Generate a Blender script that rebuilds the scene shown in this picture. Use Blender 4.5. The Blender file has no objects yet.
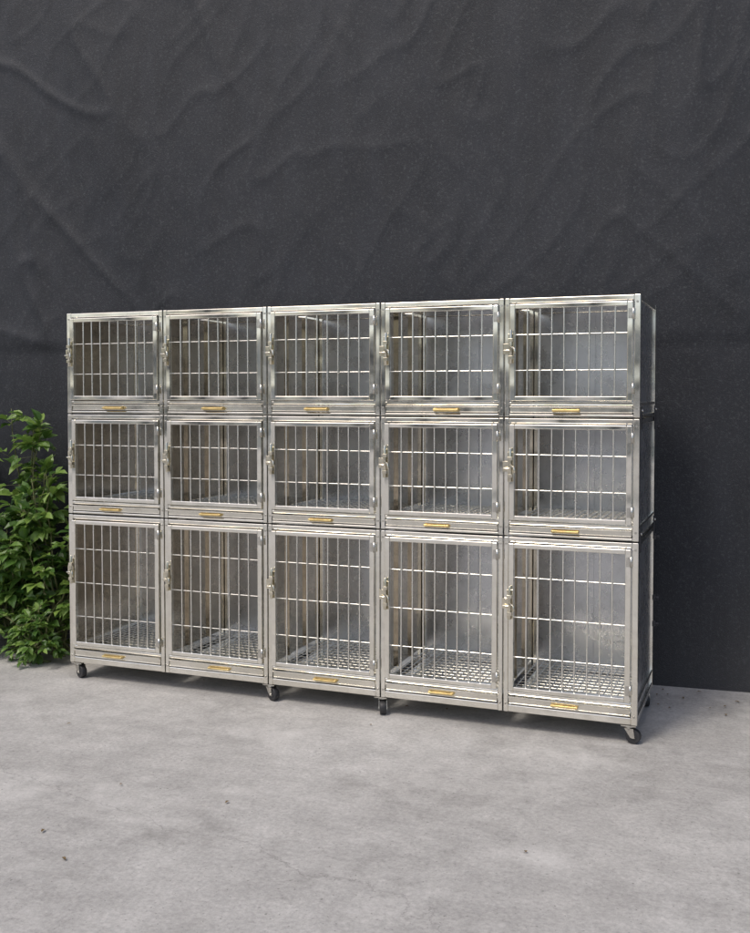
import bpy, bmesh, math, random
from mathutils import Vector, Matrix, noise
random.seed(7)
sc = bpy.context.scene
sc.view_settings.view_transform='Standard'
sc.view_settings.look='None'
sc.view_settings.exposure=0

# ---------------------------------------------------------------- materials
def newmat(name):
    m=bpy.data.materials.new(name); m.use_nodes=True
    nt=m.node_tree; b=nt.nodes['Principled BSDF']
    return m,nt,b
def noise_tex(nt,coord,scale,detail=4,rough=.55,stretch=None,loc=None,rot=None):
    mp=nt.nodes.new('ShaderNodeMapping')
    if stretch: mp.inputs['Scale'].default_value=stretch
    if loc: mp.inputs['Location'].default_value=loc
    if rot: mp.inputs['Rotation'].default_value=rot
    nt.links.new(coord,mp.inputs['Vector'])
    t=nt.nodes.new('ShaderNodeTexNoise')
    t.inputs['Scale'].default_value=scale; t.inputs['Detail'].default_value=detail
    t.inputs['Roughness'].default_value=rough
    nt.links.new(mp.outputs[0],t.inputs['Vector'])
    return t.outputs['Fac']
def ramp(nt,fac,stops):
    r=nt.nodes.new('ShaderNodeValToRGB')
    e=r.color_ramp.elements
    while len(e)<len(stops): e.new(.5)
    for el,(p,c) in zip(e,stops):
        el.position=p
        el.color=(c[0],c[1],c[2],1) if isinstance(c,tuple) else (c,c,c,1)
    nt.links.new(fac,r.inputs['Fac'])
    return r.outputs['Color']
def mix(nt,a,b,fac,mode='MIX'):
    m=nt.nodes.new('ShaderNodeMix'); m.data_type='RGBA'; m.blend_type=mode
    if isinstance(fac,(int,float)): m.inputs[0].default_value=fac
    else: nt.links.new(fac,m.inputs[0])
    for s,v in ((6,a),(7,b)):
        if isinstance(v,tuple): m.inputs[s].default_value=(*v,1)
        else: nt.links.new(v,m.inputs[s])
    return m.outputs[2]
def bump(nt,b,h,strength,dist=.01,prev=None):
    n=nt.nodes.new('ShaderNodeBump'); n.inputs['Strength'].default_value=strength
    n.inputs['Distance'].default_value=dist
    nt.links.new(h,n.inputs['Height'])
    if prev: nt.links.new(prev,n.inputs['Normal'])
    nt.links.new(n.outputs[0],b.inputs['Normal'])
    return n.outputs[0]

def steel(name,c1,c2,r1,r2,wav,metal=1.0,wscale=3.0,stretch=(1,1,1),fine=.02,cs=5):
    m,nt,b=newmat(name)
    co=nt.nodes.new('ShaderNodeTexCoord').outputs['Object']
    n1=noise_tex(nt,co,cs,3)
    col=ramp(nt,n1,[(.3,c1),(.7,c2)])
    # finger marks / protective-film residue
    sm=ramp(nt,noise_tex(nt,co,18,5,.7,loc=(3,1,2)),[(.5,0.0),(.72,1.0)])
    col=mix(nt,col,tuple(x*.72 for x in c1),mix(nt,(0,0,0),sm,.5))
    nt.links.new(col,b.inputs['Base Color'])
    n2=noise_tex(nt,co,9,4,.6)
    nt.links.new(ramp(nt,n2,[(.3,r1),(.72,r2)]),b.inputs['Roughness'])
    b.inputs['Metallic'].default_value=metal
    n3=noise_tex(nt,co,wscale,1,.3,stretch)
    p=bump(nt,b,n3,wav,.02)
    n4=noise_tex(nt,co,160,2,.5)
    bump(nt,b,n4,fine,.001,p)
    return m
M_frame=steel('stainless_frame',(.86,.83,.74),(.96,.94,.87),.08,.24,.55,1,5)
M_door=steel('stainless_door_tube',(.88,.85,.76),(.97,.95,.88),.07,.22,.65,1,5)
M_bar=steel('stainless_bar',(.88,.86,.79),(.97,.95,.89),.2,.33,.1,1,6)
M_panel=steel('stainless_sheet',(.60,.615,.64),(.70,.715,.74),.22,.34,.20,.95,2.2,(1,1,1),.01,2)
M_part=steel('stainless_partition',(.56,.50,.41),(.74,.68,.58),.08,.22,.45,1,3,(1,.8,.5),.01,3)
M_tray=steel('stainless_tray',(.76,.73,.64),(.88,.85,.77),.12,.3,.5,1,4)
def simple(name,c,rough,metal=0):
    m,nt,b=newmat(name)
    co=nt.nodes.new('ShaderNodeTexCoord').outputs['Object']
    n1=noise_tex(nt,co,30,4)
    nt.links.new(ramp(nt,n1,[(.3,tuple(x*.75 for x in c)),(.7,tuple(min(1,x*1.2) for x in c))]),b.inputs['Base Color'])
    b.inputs['Roughness'].default_value=rough; b.inputs['Metallic'].default_value=metal
    return m
M_brass=simple('brass',(.80,.61,.27),.3,.75)
M_black=simple('black_rubber',(.025,.025,.027),.5)
M_dark=simple('dark_bracket',(.05,.05,.055),.45,.3)
M_zinc=simple('zinc',(.62,.60,.55),.25,1)
M_latch=simple('latch_steel',(.76,.71,.58),.18,1)

# ---------------------------------------------------------------- mesh helpers
class MB:
    def __init__(s): s.v=[];s.f=[];s.sm=[]
    def box(s,x0,x1,y0,y1,z0,z1):
        o=len(s.v)
        s.v+=[(x,y,z) for z in (z0,z1) for y in (y0,y1) for x in (x0,x1)]
        for q in ((0,2,3,1),(4,5,7,6),(0,1,5,4),(2,6,7,3),(0,4,6,2),(1,3,7,5)):
            s.f.append([o+i for i in q]); s.sm.append(False)
    def tube(s,a,b,r,n=8,r2=None,caps=True):
        a=Vector(a);b=Vector(b); r2=r if r2 is None else r2
        d=(b-a).normalized()
        u=d.orthogonal().normalized(); w=d.cross(u)
        o=len(s.v)
        for p,rr in ((a,r),(b,r2)):
            for i in range(n):
                t=2*math.pi*i/n
                s.v.append(tuple(p+(u*math.cos(t)+w*math.sin(t))*rr))
        for i in range(n):
            j=(i+1)%n
            s.f.append([o+i,o+j,o+n+j,o+n+i]); s.sm.append(True)
        if caps:
            s.f.append([o+i for i in range(n)][::-1]); s.sm.append(False)
            s.f.append([o+n+i for i in range(n)]); s.sm.append(False)
    def obj(s,name,mat,parent=None,bevel=0):
        me=bpy.data.meshes.new(name); me.from_pydata(s.v,[],s.f)
        me.polygons.foreach_set('use_smooth',s.sm)
        me.materials.append(mat); me.update()
        ob=bpy.data.objects.new(name,me); sc.collection.objects.link(ob)
        if parent: ob.parent=parent
        if bevel:
            md=ob.modifiers.new('b','BEVEL'); md.width=bevel; md.segments=2; md.limit_method='ANGLE'
            md.angle_limit=math.radians(60)
        return ob

# ---------------------------------------------------------------- cage bank
W=2.78; D=.60; Z0=.078
cage=bpy.data.objects.new('stainless_steel_pet_cage_bank',None); sc.collection.objects.link(cage)
mods=[(Z0,.75,'low'),(Z0+.75,.50,'mid'),(Z0+1.25,.50,'top')]
NC=5; cw=W/NC
frame=MB(); panel=MB(); part=MB(); wires=MB(); brackets=MB(); bolts=MB()
T=.025
k=0
for mi,(zb,h,tag) in enumerate(mods):
    g=.0026
    z0=zb+g; z1=zb+h-g
    th=.062 if tag!='low' else .088     # tray zone height
    for i in range(NC+1):
        x=i*cw
        if i==0: L=[(0,T)]
        elif i==NC: L=[(W-T,W)]
        else: L=[(x-.022,x-.0026),(x+.0026,x+.022)]
        for a,b in L:
            frame.box(a,b,0,T,z0,z1)
            frame.box(a,b,D-T,D,z0,z1)
    xs=[]
    for i in range(NC):
        a=T if i==0 else i*cw-0+.022
        b=W-T if i==NC-1 else (i+1)*cw-.022
        xs.append((a,b))
        for (ya,yb) in ((0.001,T-.001),(D-T+.001,D-.001)):
            frame.box(a,b,ya,yb,z1-.022,z1-.001)
            frame.box(a,b,ya,yb,z0+.001,z0+(.030 if tag=='low' else .012))
        frame.box(a,b,0.001,T-.001,z0+th-.014,z0+th)
        k+=1
        tr=MB()
        tz0=z0+(.035 if tag=='low' else .0160); tz1=z0+th-.019
        tr.box(a+.004,b-.004,.004,.010,tz0,tz1)
        tr.box(a+.004,b-.004,-.008,.004,tz1-.007,tz1)
        tr.box(a+.004,b-.004,.0,.004,tz0,tz0+.004)
        tr.box(a+.006,b-.006,.010,D-.03,tz0+.002,tz0+.004)
        tob=tr.obj('tray_%d'%k,M_tray,cage,.0012)
        tob.location=(0,random.uniform(-.004,.001),0)
        hb=MB(); cx=(a+b)/2+random.uniform(-.03,.03); cz=(tz0+tz1)/2-.002
        L=.056
        hb.box(cx-L,cx+L,-.003,.004,cz-.007,cz+.007)
        hb.box(cx-L,cx-L+.012,-.014,-.003,cz-.005,cz+.005)
        hb.box(cx+L-.012,cx+L,-.014,-.003,cz-.005,cz+.005)
        hb.box(cx-L,cx+L,-.018,-.014,cz-.004,cz+.004)
        hb.obj('tray_handle_%d'%k,M_brass,cage,.002)
        fz=z0+th-.004
        n=18
        for q in range(n):
            xx=a+.012+(b-a-.024)*q/(n-1)
            wires.tube((xx,T+.002,fz),(xx,D-T-.002,fz),.0024,5,caps=False)
        for q in range(12):
            yy=.045+(D-.09)*q/11
            wires.tube((a,yy,fz-.004),(b,yy,fz-.004),.0024,5,caps=False)
        da,db=a+.004,b-.004; dz0=z0+th+.005; dz1=z1-.027
        dr=MB(); s=.022; ya,yb=-.012,.010
        dr.box(da,da+s,ya,yb,dz0,dz1); dr.box(db-s,db,ya,yb,dz0,dz1)
        dr.box(da+s,db-s,ya+.0007,yb-.0007,dz0,dz0+s-.003); dr.box(da+s,db-s,ya+.0007,yb-.0007,dz1-s+.003,dz1)
        br=MB(); nb=8
        for q in range(nb):
            xx=da+s+(db-da-2*s)*(q+1)/(nb+1)+random.uniform(-.001,.001)
            br.tube((xx,-.001,dz0+s-.004),(xx+random.uniform(-.002,.002),-.001,dz1-s+.004),.0034,8,caps=False)
        nh=2 if tag!='low' else 3
        for q in range(nh):
            zz=dz0+(dz1-dz0)*(q+.85)/(nh+.7)
            br.tube((da+s-.001,.0050,zz),(db-s+.001,.0050,zz),.0024,8,caps=False)
        la=MB(); zc=(dz0+dz1)/2+(.02 if tag!='low' else .06)+random.uniform(-.006,.006); lx=da+s/2-.004
        la.box(lx-.013,lx+.013,-.016,-.0125,zc-.062,zc+.062)
        la.tube((lx+.002,-.028,zc-.062),(lx+.002,-.028,zc+.078),.0058,10)
        la.box(lx-.008,lx+.012,-.037,-.0165,zc-.044,zc-.030)
        la.box(lx-.008,lx+.012,-.037,-.0165,zc+.028,zc+.042)
        la.tube((lx+.002,-.032,zc+.006),(lx+.022,-.048,zc+.000),.005,8)
        la.tube((lx+.022,-.048,zc+.001),(lx+.025,-.050,zc-.022),.005,8)
        la.box(lx-.036,lx-.014,-.0045,-.001,zc-.022,zc+.022)
        la.tube((lx-.030,-.020,zc-.008),(lx+.004,-.020,zc-.008),.005,8)
        hg=MB()
        for zz in (dz0+.05,dz1-.05):
            hg.tube((db+.002,-.016,zz-.022),(db+.002,-.016,zz+.022),.005,8)
            hg.box(db-.018,db-.003,-.0145,-.0125,zz-.020,zz+.020)
        door=bpy.data.objects.new('door_%d'%k,None); sc.collection.objects.link(door); door.parent=cage
        door.location=Vector((db,0,0))
        door.rotation_euler=(random.uniform(-.003,.003),0,random.uniform(0.0,.014))
        for mbx,nm,mt,bv in ((dr,'door_frame',M_door,.003),(br,'door_bars',M_bar,0),(la,'latch',M_latch,.001),(hg,'hinge',M_zinc,0)):
            mbx.v=[(p[0]-db,p[1],p[2]) for p in mbx.v]
            mbx.obj('%s_%d'%(nm,k),mt,door,bv)
    for (xa,xb) in ((0.001,T-.001),(W-T+.001,W-.001)):
        frame.box(xa,xb,T,D-T,z1-.022,z1-.001)
        frame.box(xa,xb,T,D-T,z0+.001,z0+(.030 if tag=='low' else .012))
        frame.box(xa,xb,T,D-T,z0+th-.014,z0+th)
    part.box(.009,.0105,T,D-T,z0+.013,z1-.023)
    panel.box(W-.0105,W-.009,T,D-T,z0+.013,z1-.023)
    for i in range(1,NC):
        part.box(i*cw-.001,i*cw+.001,T+.001,D-T,z0+th,z1-.024)
        part.box(i*cw-.013,i*cw+.013,.20,.215,z0+th,z1-.024)
        part.box(i*cw-.013,i*cw+.013,.40,.415,z0+th,z1-.024)
    for i in range(NC):
        a,b=xs[i]
        panel.box(a,b,D-.014,D-.0125,z0+.013,z1-.023)
        panel.box(a+.004,b-.004,T+.003,D-T-.003,z1-.020,z1-.018)
        xx=a+(b-a)*.5
        panel.box(xx-.010,xx+.010,D-.020,D-.0145,z0+th,z1-.024)
    for i in range(NC+1):
        if i in (0,NC): px=[min(max(i*cw,.0125),W-.0125)]
        else: px=[i*cw-.012,i*cw+.012]
        for x in px:
            for zz in (z0+.035,z1-.03):
                bolts.tube((x,-.003,zz),(x,.001,zz),.005,8)
for zz in (Z0+.75,Z0+1.25):
    for yy in (.02,D-.05):
        for xa in (W+.0005,-.0045):
            brackets.box(xa,xa+.004,yy,yy+.03,zz-.045,zz+.045)
            bolts.tube((xa+.002,yy+.015,zz+.03),(xa+(.009 if xa>0 else -.005),yy+.015,zz+.03),.006,8)
frame.obj('frame',M_frame,cage,.003)
panel.obj('sheet_panels',M_panel,cage)
part.obj('partition_sheets',M_part,cage)
wires.obj('floor_wire_grids',M_bar,cage)
brackets.obj('joining_brackets',M_dark,cage,.001)
bolts.obj('bolts',M_zinc,cage)
hk=MB()
for zz in (Z0+.30,Z0+.42,Z0+.70,Z0+1.2):
    hk.box(W+.0005,W+.010,D-.03,D-.008,zz-.012,zz+.012)
    hk.tube((W+.010,D-.02,zz),(W+.024,D-.02,zz),.007,8)
hk.obj('side_knobs',M_dark,cage,.001)
ci=0
for fx in (0,.4,.6,1):
    for fy in (.03,D-.03):
        ci+=1
        x=min(max(fx*W,.035),W-.035)
        cm=MB()
        cm.box(x-.03,x+.03,fy-.028,fy+.028,Z0-.004,Z0+.001)
        cm.tube((x,fy,Z0-.016),(x,fy,Z0-.004),.018,14)
        ang=random.uniform(-1.2,1.2)
        ct=MB()
        r=.030
        off=Vector((math.cos(ang),math.sin(ang),0)); ax=Vector((-off.y,off.x,0))
        c=Vector((x,fy,r+.001))+off*.018
        for sgn in (-1,1):
            p=c+ax*.017*sgn
            o=len(cm.v)
            q=[(Vector((x,fy,Z0-.014))+ax*.017*sgn-off*.016),(Vector((x,fy,Z0-.014))+ax*.017*sgn+off*.022),p+off*.010-Vector((0,0,.006)),p-off*.008-Vector((0,0,.004))]
            thk=ax*.002
            for v in q: cm.v.append(tuple(v-thk))
            for v in q: cm.v.append(tuple(v+thk))
            for fidx in ((0,1,2,3),(7,6,5,4),(0,4,5,1),(1,5,6,2),(2,6,7,3),(3,7,4,0)):
                cm.f.append([o+i for i in fidx]); cm.sm.append(False)
        top=Vector((x,fy,Z0-.015))
        cm.tube(top-ax*.019+off*.003,top+ax*.019+off*.003,.006,8)
        cm.tube(c-ax*.021,c+ax*.021,.005,8)
        cm.obj('caster_fork_%d'%ci,M_zinc,cage)
        ct.tube(c-ax*.0135,c+ax*.0135,r,24)
        ct.tube(c-ax*.0150,c+ax*.0150,r*.6,20)
        ct.obj('caster_wheel_%d'%ci,M_black,cage,.003)

# ---------------------------------------------------------------- wall with tarp
def wally(x): return .708+(x+.04)*.0755
X0,X1=-8,8; H=5.2
nx,nz=900,250
def ridge(v,k): return math.exp(-abs(v)*k)
def tarpdisp(x,z):
    up=min(1,max(0,(z-1.66)/.06))
    f=noise.noise(Vector((x*.9+z*.5,z*.3-x*.2,3.1)))*.040
    f+=noise.noise(Vector((x*2.6+z*.6,z*.5,7.7)))*.016
    lx=max(0,min(1,(1.6-x)/3.0))
    wx=x+.15*noise.noise(Vector((x*1.5,z*1.5,4)))
    msk=max(0,min(1,.5+1.6*noise.noise(Vector((x*.8,z*.8,21)))))
    a=noise.noise(Vector((wx*2.6+z*2.2,z*.8-wx*.6,1.3)))
    f+=ridge(a,14)*.012*(.2+up*(.5+.7*lx))*msk
    a=noise.noise(Vector((wx*4.5-z*3.0,z*1.6+wx*1.0,9.3)))
    f+=ridge(a,12)*.007*(.2+up*.9)*(1-msk*.5)
    a=noise.noise(Vector((wx*3.5,z*.35,14.3)))
    f+=ridge(a,12)*.006
    f+=noise.noise(Vector((x*14,z*9,5)))*.002
    f+=up*.007
    return max(-.045,min(f,.065))
vs=[];fs=[]
for j in range(nz+1):
    z=H*j/nz
    for i in range(nx+1):
        x=X0+(X1-X0)*i/nx
        k2=min(1,z/.25)*.9+.1
        d=tarpdisp(x,z)*k2
        if -.2<x<W+.2 and z<2: d=min(d,.05)
        vs.append((x,wally(x)-d,z))
for j in range(nz):
    for i in range(nx):
        o=j*(nx+1)+i
        fs.append((o,o+1,o+nx+2,o+nx+1))
me=bpy.data.meshes.new('tarp'); me.from_pydata(vs,[],fs)
me.polygons.foreach_set('use_smooth',[True]*len(fs))
m,nt,b=newmat('black_shade_cloth')
co=nt.nodes.new('ShaderNodeTexCoord').outputs['Object']
big=ramp(nt,noise_tex(nt,co,.9,5,.6),[(.3,(.013,.0150,.020)),(.7,(.022,.0245,.031))])
vert=ramp(nt,noise_tex(nt,co,4,6,.7,(1.6,1,.4)),[(.35,.82),(.7,1.22)])
c=mix(nt,big,vert,1,'MULTIPLY')
spk=ramp(nt,noise_tex(nt,co,80,4,.85),[(.52,0.0),(.70,1.0)])
c=mix(nt,c,(.095,.098,.105),mix(nt,(0,0,0),spk,.55))
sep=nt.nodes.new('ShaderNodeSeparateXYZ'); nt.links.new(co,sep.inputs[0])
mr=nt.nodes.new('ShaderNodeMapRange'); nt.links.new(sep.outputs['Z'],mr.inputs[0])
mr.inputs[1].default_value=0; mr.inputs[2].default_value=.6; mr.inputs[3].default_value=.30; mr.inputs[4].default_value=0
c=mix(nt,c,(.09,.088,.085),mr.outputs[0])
nt.links.new(c,b.inputs['Base Color'])
b.inputs['Roughness'].default_value=.55
b.inputs['Specular IOR Level'].default_value=.4
bump(nt,b,noise_tex(nt,co,180,3,.7),.8,.004)
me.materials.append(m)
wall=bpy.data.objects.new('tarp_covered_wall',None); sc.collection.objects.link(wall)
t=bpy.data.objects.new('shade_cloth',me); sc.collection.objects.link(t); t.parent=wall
wb=MB(); a=wally(X0)+.06; bq=wally(X1)+.06
wb.v=[(X0,a,0),(X1,bq,0),(X1,bq+.2,0),(X0,a+.2,0),(X0,a,H+.05),(X1,bq,H+.05),(X1,bq+.2,H+.05),(X0,a+.2,H+.05)]
wb.f=[[0,1,5,4],[1,2,6,5],[2,3,7,6],[3,0,4,7],[4,5,6,7],[3,2,1,0]]; wb.sm=[False]*6
wb.obj('masonry',simple('wall_masonry',(.25,.24,.23),.9),wall)

# ---------------------------------------------------------------- unseen building, added behind the camera for the steel to reflect
ws=bpy.data.objects.new('added_reflection_building',None); sc.collection.objects.link(ws)
wm=MB()
by=-30; hh=3.6
wm.box(-26,28,by-8,by-.3,0,hh)
ops=[(-20,-15),(-9.5,-5.5),(-2,1.2),(6,10.5),(15.5,19.5)]
cur=-26
for (o0,o1) in ops:
    wm.box(cur,o0,by-.298,by,0,hh-.002); wm.box(o0,o1,by-.298,by,2.9,hh-.002); cur=o1
wm.box(cur,28,by-.298,by,0,hh-.002)
wm.box(-26.5,28.5,by-8.5,by+.6,hh+.001,hh+.2)
wm.obj('reflection_walls',simple('reflection_cream',(.74,.70,.60),.9),ws)
dm=MB()  # dark bays added to vary the reflections in the steel
for (o0,o1) in ops:
    dm.box(o0+.02,o1-.02,by-.296,by-.25,.02,2.88)
    dm.box((o0+o1)/2-.03,(o0+o1)/2+.03,by-.249,by-.22,.02,2.88)
dm.obj('reflection_doors',simple('reflection_dark',(.04,.045,.05),.5),ws)

# ---------------------------------------------------------------- ground
me=bpy.data.meshes.new('ground')
S=300
me.from_pydata([(-S,-S,0),(S,-S,0),(S,S,0),(-S,S,0)],[],[(0,1,2,3)])
m,nt,b=newmat('concrete')
co=nt.nodes.new('ShaderNodeTexCoord').outputs['Object']
c=ramp(nt,noise_tex(nt,co,.8,7,.62),[(.3,(.37,.362,.350)),(.7,(.47,.463,.452))])
c=mix(nt,c,ramp(nt,noise_tex(nt,co,5,8,.75),[(.3,.78),(.7,1.14)]),1,'MULTIPLY')
c=mix(nt,c,ramp(nt,noise_tex(nt,co,60,5,.8),[(.3,.72),(.7,1.2)]),1,'MULTIPLY')
c=mix(nt,c,ramp(nt,noise_tex(nt,co,2.6,6,.7,(.35,3,1),None,(0,0,.5)),[(.3,.90),(.7,1.08)]),1,'MULTIPLY')
st=ramp(nt,noise_tex(nt,co,2.3,7,.75,loc=(4,2,0)),[(.52,0.0),(.68,1.0)])
c=mix(nt,c,(.20,.195,.185),mix(nt,(0,0,0),st,.5))
lt=ramp(nt,noise_tex(nt,co,1.7,7,.75,loc=(9,5,0)),[(.53,0.0),(.68,1.0)])
c=mix(nt,c,(.60,.59,.575),mix(nt,(0,0,0),lt,.5))
sp=ramp(nt,noise_tex(nt,co,85,2,.5),[(.66,0.0),(.73,1.0)])
c=mix(nt,c,(.12,.12,.11),mix(nt,(0,0,0),sp,.65))
sx=nt.nodes.new('ShaderNodeSeparateXYZ'); nt.links.new(co,sx.inputs[0])
nz1=nt.nodes.new('ShaderNodeTexNoise'); nz1.inputs['Scale'].default_value=1.1; nz1.inputs['Detail'].default_value=8; nz1.inputs['Roughness'].default_value=.62
nt.links.new(co,nz1.inputs[0])
def mth(op,a,bb=None):
    n=nt.nodes.new('ShaderNodeMath'); n.operation=op
    for i,v in enumerate((a,bb)):
        if v is None: continue
        if isinstance(v,(int,float)): n.inputs[i].default_value=v
        else: nt.links.new(v,n.inputs[i])
    return n.outputs[0]
line=mth('ADD',mth('ADD',mth('MULTIPLY',sx.outputs['X'],.22),sx.outputs['Y']),mth('ADD',mth('MULTIPLY',nz1.outputs['Fac'],.9),.55))
crk=ramp(nt,mth('ABSOLUTE',line),[(0,1.0),(.0045,0.0)])
c=mix(nt,c,(.14,.135,.13),mix(nt,(0,0,0),crk,.45))
nt.links.new(c,b.inputs['Base Color'])
b.inputs['Roughness'].default_value=.75
p=bump(nt,b,noise_tex(nt,co,70,5,.7),.5,.004)
bump(nt,b,noise_tex(nt,co,9,4,.6),.3,.01,p)
me.materials.append(m)
g=bpy.data.objects.new('ground',me); sc.collection.objects.link(g)

# ---------------------------------------------------------------- shrubs
def leafmat(name,a,bc,cc):
    m,nt,b=newmat(name)
    gi=nt.nodes.new('ShaderNodeNewGeometry').outputs['Random Per Island']
    nt.links.new(ramp(nt,gi,[(0,a),(.55,bc),(1,cc)]),b.inputs['Base Color'])
    b.inputs['Roughness'].default_value=.42
    tr=nt.nodes.new('ShaderNodeBsdfTranslucent')
    nt.links.new(ramp(nt,gi,[(0,bc),(1,cc)]),tr.inputs[0])
    ms=nt.nodes.new('ShaderNodeMixShader'); ms.inputs[0].default_value=.3
    nt.links.new(b.outputs[0],ms.inputs[1]); nt.links.new(tr.outputs[0],ms.inputs[2])
    nt.links.new(ms.outputs[0],nt.nodes['Material Output'].inputs[0])
    return m
M_leaf=leafmat('leaf',(.035,.09,.018),(.10,.20,.035),(.24,.36,.08))
M_stem=simple('stem',(.14,.15,.06),.7)
def leaf(vs,fs,p,dirv,up,L,wd):
    d=dirv.normalized(); s=d.cross(up)
    if s.length<.01: s=Vector((1,0,0))
    s.normalize(); n=s.cross(d).normalized()
    o=len(vs)
    pts=[p, p+d*L*.3+s*wd*.42+n*.12*wd, p+d*L*.62+s*wd*.40+n*.1*wd, p+d*L-n*.18*L,
         p+d*L*.62-s*wd*.40+n*.1*wd, p+d*L*.3-s*wd*.42+n*.12*wd, p+d*L*.32, p+d*L*.65-n*.04*L]
    for q in pts: vs.append(tuple(q))
    for f in ((0,1,6),(1,2,7,6),(2,3,7),(3,4,7),(4,5,6,7),(5,0,6)):
        fs.append([o+i for i in f])
def shrub(name,base,stems,height,spread,nl,leafL,seed,xmax=None,hmin=.35):
    random.seed(seed)
    par=bpy.data.objects.new(name,None); sc.collection.objects.link(par); par.location=base
    st=MB(); vs=[];fs=[]
    for k in range(stems):
        a=random.uniform(0,2*math.pi); hh=height*random.uniform(hmin,1.0)
        sp=spread*random.uniform(.3,1)
        p=Vector((random.uniform(-.08,.08),random.uniform(-.05,.05),0)); pts=[p.copy()]
        nseg=9
        for i in range(1,nseg+1):
            t=i/nseg
            q=Vector((math.cos(a)*sp*t**1.3,math.sin(a)*sp*.55*t**1.3,hh*(t-.15*t*t*(sp/spread))*1.1))
            q+=Vector((random.uniform(-.02,.02),random.uniform(-.02,.02),0))
            yl=wally(base[0]+q.x)-base[1]-.10
            q.y=min(q.y,yl)
            if xmax is not None: q.x=min(q.x,xmax-base[0]-.05)
            pts.append(q)
        for i in range(nseg):
            st.tube(pts[i],pts[i+1],.006*(1-i/nseg)+.0018,6,.006*(1-(i+1)/nseg)+.0018)
        for _ in range(nl):
            t=random.uniform(.12,1)**.8; i=min(nseg-1,int(t*nseg)); 
            c=pts[i].lerp(pts[i+1],t*nseg-i)
            b2=random.uniform(0,2*math.pi); bl=random.uniform(.03,.17)*(1.15-.6*t)
            e=c+Vector((math.cos(b2)*bl,math.sin(b2)*bl*.8,random.uniform(-.02,.06)))
            yl=wally(base[0]+e.x)-base[1]-.07
            e.y=min(e.y,yl)
            if xmax is not None: e.x=min(e.x,xmax-base[0]-.03)
            st.tube(c,e,.0015,4,.001,caps=False)
            nleaf=random.choice((3,3,5))
            dv=(e-c).normalized()
            for q in range(nleaf):
                an=(q-(nleaf-1)/2)*.75+random.uniform(-.2,.2)
                dd=Matrix.Rotation(an,3,'Z')@dv+Vector((0,0,random.uniform(-.7,.15)))
                LL=leafL*random.uniform(.6,1.25)
                leaf(vs,fs,e-dv*abs(an)*.01,dd,Vector((random.uniform(-.5,.5),random.uniform(-.9,.1),1)),LL,LL*.58)
    st.obj('stems',M_stem,par)
    me=bpy.data.meshes.new('leaves'); me.from_pydata(vs,[],fs); me.materials.append(M_leaf)
    ob=bpy.data.objects.new('leaves',me); sc.collection.objects.link(ob); ob.parent=par
shrub('leafy_shrub',(-.66,.36,0),13,1.15,.34,20,.085,3)
shrub('leafy_shrub',(-.60,.42,0),4,1.40,.16,20,.095,22,None,.85)
shrub('leafy_shrub',(-.34,.36,0),9,1.05,.30,17,.08,5,-.03)
shrub('leafy_shrub',(-1.10,.30,0),17,1.2,.45,22,.09,8)
shrub('leafy_shrub',(-1.75,.26,0),18,1.25,.5,22,.09,9)
shrub('weed_clump',(-.36,.18,0),10,.36,.20,12,.055,10,-.03)
shrub('weed_clump',(-.80,.08,0),10,.38,.26,12,.055,11)

random.seed(4)
vs=[];fs=[]
for _ in range(170):
    x=random.uniform(-2.5,4.5); y=wally(x)-.06-abs(random.gauss(0,.22))
    if random.random()<.12: y=random.uniform(-2.2,.3)
    a=random.uniform(0,6.28)
    leaf(vs,fs,Vector((x,y,.006)),Vector((math.cos(a),math.sin(a),.1)),Vector((0,0,1)),random.uniform(.010,.028),.012)
me=bpy.data.meshes.new('leaf_litter'); me.from_pydata(vs,[],fs)
me.materials.append(simple('dead_leaf',(.16,.11,.05),.8))
sc.collection.objects.link(bpy.data.objects.new('leaf_litter',me))

# ---------------------------------------------------------------- light
w=bpy.data.worlds.new('World'); sc.world=w; w.use_nodes=True
nt=w.node_tree; bg=nt.nodes['Background']
sky=nt.nodes.new('ShaderNodeTexSky'); sky.sky_type='NISHITA'; sky.sun_disc=False
EL,AZ=math.radians(58),math.radians(205)
sky.sun_elevation=EL; sky.sun_rotation=AZ
sky.dust_density=4; sky.air_density=1.0
nt.links.new(sky.outputs[0],bg.inputs[0]); bg.inputs[1].default_value=.15
sl=bpy.data.lights.new('sun','SUN'); sl.energy=1.5; sl.angle=math.radians(12); sl.color=(1,.94,.85)
so=bpy.data.objects.new('sun',sl); sc.collection.objects.link(so)
dv=Vector((math.sin(AZ)*math.cos(EL),math.cos(AZ)*math.cos(EL),math.sin(EL)))
so.rotation_euler=dv.to_track_quat('Z','Y').to_euler(); so.location=(0,-5,8)

# ---------------------------------------------------------------- camera
cd=bpy.data.cameras.new('camera'); cam=bpy.data.objects.new('camera',cd); sc.collection.objects.link(cam)
cd.sensor_fit='HORIZONTAL'; cd.sensor_width=36; cd.lens=1020/750*36
cd.shift_y=-36.5/750; cd.clip_end=1000
cam.location=(3.261,-4.193,1.424)
cam.rotation_euler=(math.radians(88),0,math.radians(21.1))
sc.camera=cam
